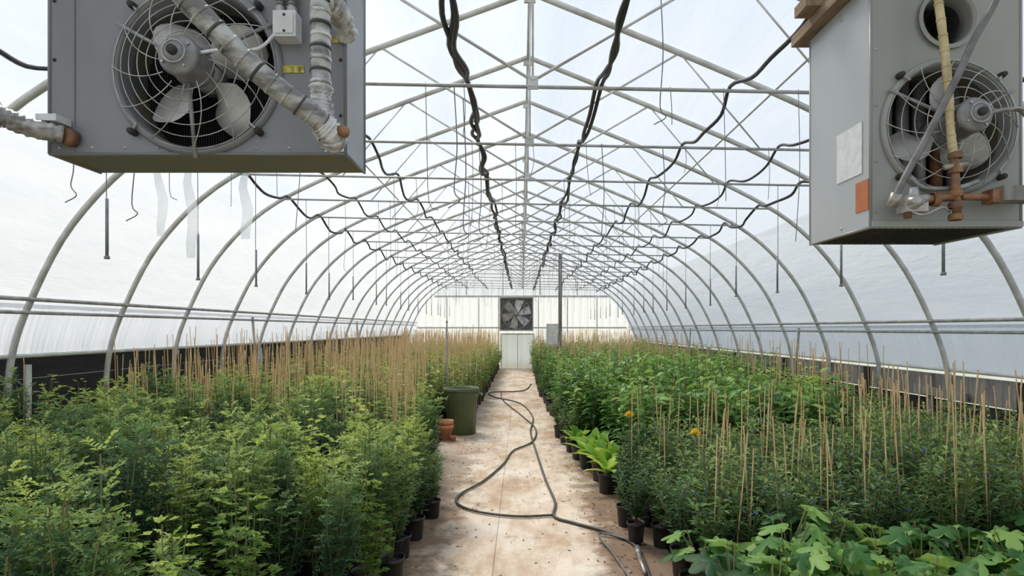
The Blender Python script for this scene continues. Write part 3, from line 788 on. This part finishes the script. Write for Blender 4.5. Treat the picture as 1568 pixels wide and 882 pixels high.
yf_=MB()
for (x,y,z,s) in [(1.00,5.45,.80,1.5),(1.33,4.50,.80,1.5)]:
    yf_.tube([(x,y,.2),(x+.01,y,z)],.004,M_STEM,5)
    for k in range(30):
        a=k*2.4; el=.0+(k/30)*1.4; d=Vector((math.cos(a)*math.cos(el),math.sin(a)*math.cos(el)-.3,math.sin(el)))
        leaf(yf_,Vector((x,y,z)),d,.036*s,.02*s,M_YFLOW,.5,random.Random(k))
yf_.obj('yellow_flowers')

# ------------------------------------------------------------------ trash can, terracotta pots, posts, hose
tc_=MB(); c=(-.90,8.95,.02)
tc_.rev([(0,0),(.20,0),(.215,.01),(.245,.60),(.252,.61),(.252,.63),(.248,.635),(.268,.64),(.275,.66),(.268,.685),(.252,.685),(.245,.64),(.21,.03),(0,.03)],c,(0,0,1),M_CAN,40)
tc_.torus((c[0],c[1],c[2]+.685),.263,.010,M_CANL,48,6,'z')
for k in range(20):
    a=2*pi*k/20; tc_.tube([(c[0]+.214*math.cos(a),c[1]+.214*math.sin(a),.05),(c[0]+.243*math.cos(a),c[1]+.243*math.sin(a),.58)],.004,M_CAN,5)
for sg in (-1,1):
    tc_.tube(spline([(c[0]+sg*.255,c[1]-.06,.64),(c[0]+sg*.31,c[1]-.05,.61),(c[0]+sg*.31,c[1]+.05,.61),(c[0]+sg*.255,c[1]+.06,.64)],5),.012,M_CANL,6)
tc_.obj('garbage_can')
tp=MB()
for (x,y,z,r,h) in [(-1.08,8.42,.02,.125,.22),(-1.08,8.42,.10,.122,.20),(-.95,8.30,.02,.05,.08)]:
    tp.rev([(0,z),(r*.66,z),(r*.88,z+h*.74),(r,z+h*.75),(r*1.03,z+h),(r*.93,z+h),(r*.84,z+h*.7),(r*.6,z+.02),(0,z+.02)],(x,y,0),(0,0,1),M_TERRA,28)
tp.obj('stacked_terracotta_pots')
po=MB(); py_=YS[11]+.06
po.box(.88,.96,py_,py_+.08,0,3.35,M_GWOOD); po.box(.60,.87,py_-.02,py_+.10,1.20,1.72,M_GALV); po.box(.62,.85,py_-.03,py_-.02,1.24,1.68,M_FRW)
po.tube([(.92,py_-.01,1.7),(.92,py_-.01,3.2)],.012,M_BAR,6)
po.obj('timber_support_post')
pr=MB(); pr.tube([(-1.17,9.35,0),(-1.17,9.35,1.70)],.012,M_MOTOR,8); pr.rev([(.016,0),(.016,.03),(0,.035)],(-1.17,9.35,1.70),(0,0,1),M_MOTOR,8); pr.box(-1.19,-1.15,9.33,9.37,.9,.95,M_BAR)
pr.obj('standpipe')
ho=MB()
zh=.034
A=[(.80,3.5),(.83,4.24),(.67,4.55),(.437,4.76),(.28,4.94),(.31,5.34),(.258,6.13),(.204,7.38),(.15,8.98),(.21,10.6),(-.03,12.5),(-.6,13.6),(-.74,14.6),(.05,15.0),(.30,16.8)]
B=[(.285,4.96),(-.04,4.93),(-.375,5.06),(-.57,5.3),(-.57,5.6),(-.383,6.08),(-.2,6.85),(-.1,7.57),(.16,8.2),(.23,9.27),(.03,10.6),(-.39,13.0),(-.5,15)]
ho.tube(spline([(x,y,zh) for x,y in A],8),.013,M_HOSE,8)
ho.tube(spline([(x,y,zh+.003) for x,y in B],8),.011,M_HOSE,8)
ho.tube(spline([(.9,4.3,zh),(.60,4.5,.045),(.64,4.1,.045),(.70,3.6,zh)],8),.008,M_WIRE,6)
ho.tube([(.79,3.75,.05),(.81,4.05,.05)],.017,M_BRASS,8); ho.tube([(.81,4.05,.05),(.83,4.2,.045)],.022,M_MOTOR,8)
ho.obj('garden_hose')

# ------------------------------------------------------------------ light
wd=bpy.data.worlds.new('World'); scene.world=wd; wd.use_nodes=True; nt=wd.node_tree; nt.nodes.clear()
ow=nt.nodes.new('ShaderNodeOutputWorld'); bg=nt.nodes.new('ShaderNodeBackground')
tc=nt.nodes.new('ShaderNodeTexCoord'); sp=nt.nodes.new('ShaderNodeSeparateXYZ'); nt.links.new(tc.outputs['Generated'],sp.inputs[0])
col=ramp(nt,sp.outputs[2],[(0,(.84,.85,.86)),(.25,(.72,.79,.88)),(1,(.52,.67,.87))])
nt.links.new(col,bg.inputs[0]); bg.inputs[1].default_value=1.07
nt.links.new(bg.outputs[0],ow.inputs[0])
sl=bpy.data.lights.new('sun','SUN'); sl.energy=5.0; sl.angle=math.radians(18); sl.color=(1,.92,.79)
so=bpy.data.objects.new('sun',sl); scene.collection.objects.link(so); so.rotation_euler=(math.radians(-28),math.radians(-22),0)

# ------------------------------------------------------------------ camera
cd=bpy.data.cameras.new('camera'); co=bpy.data.objects.new('camera',cd); scene.collection.objects.link(co)
co.location=(0,0,1.6); co.rotation_euler=(pi/2,0,0); cd.sensor_width=36; cd.lens=20.76; cd.shift_x=-.0085; cd.shift_y=.040; cd.clip_start=.05
scene.camera=co
scene.view_settings.view_transform='Standard'
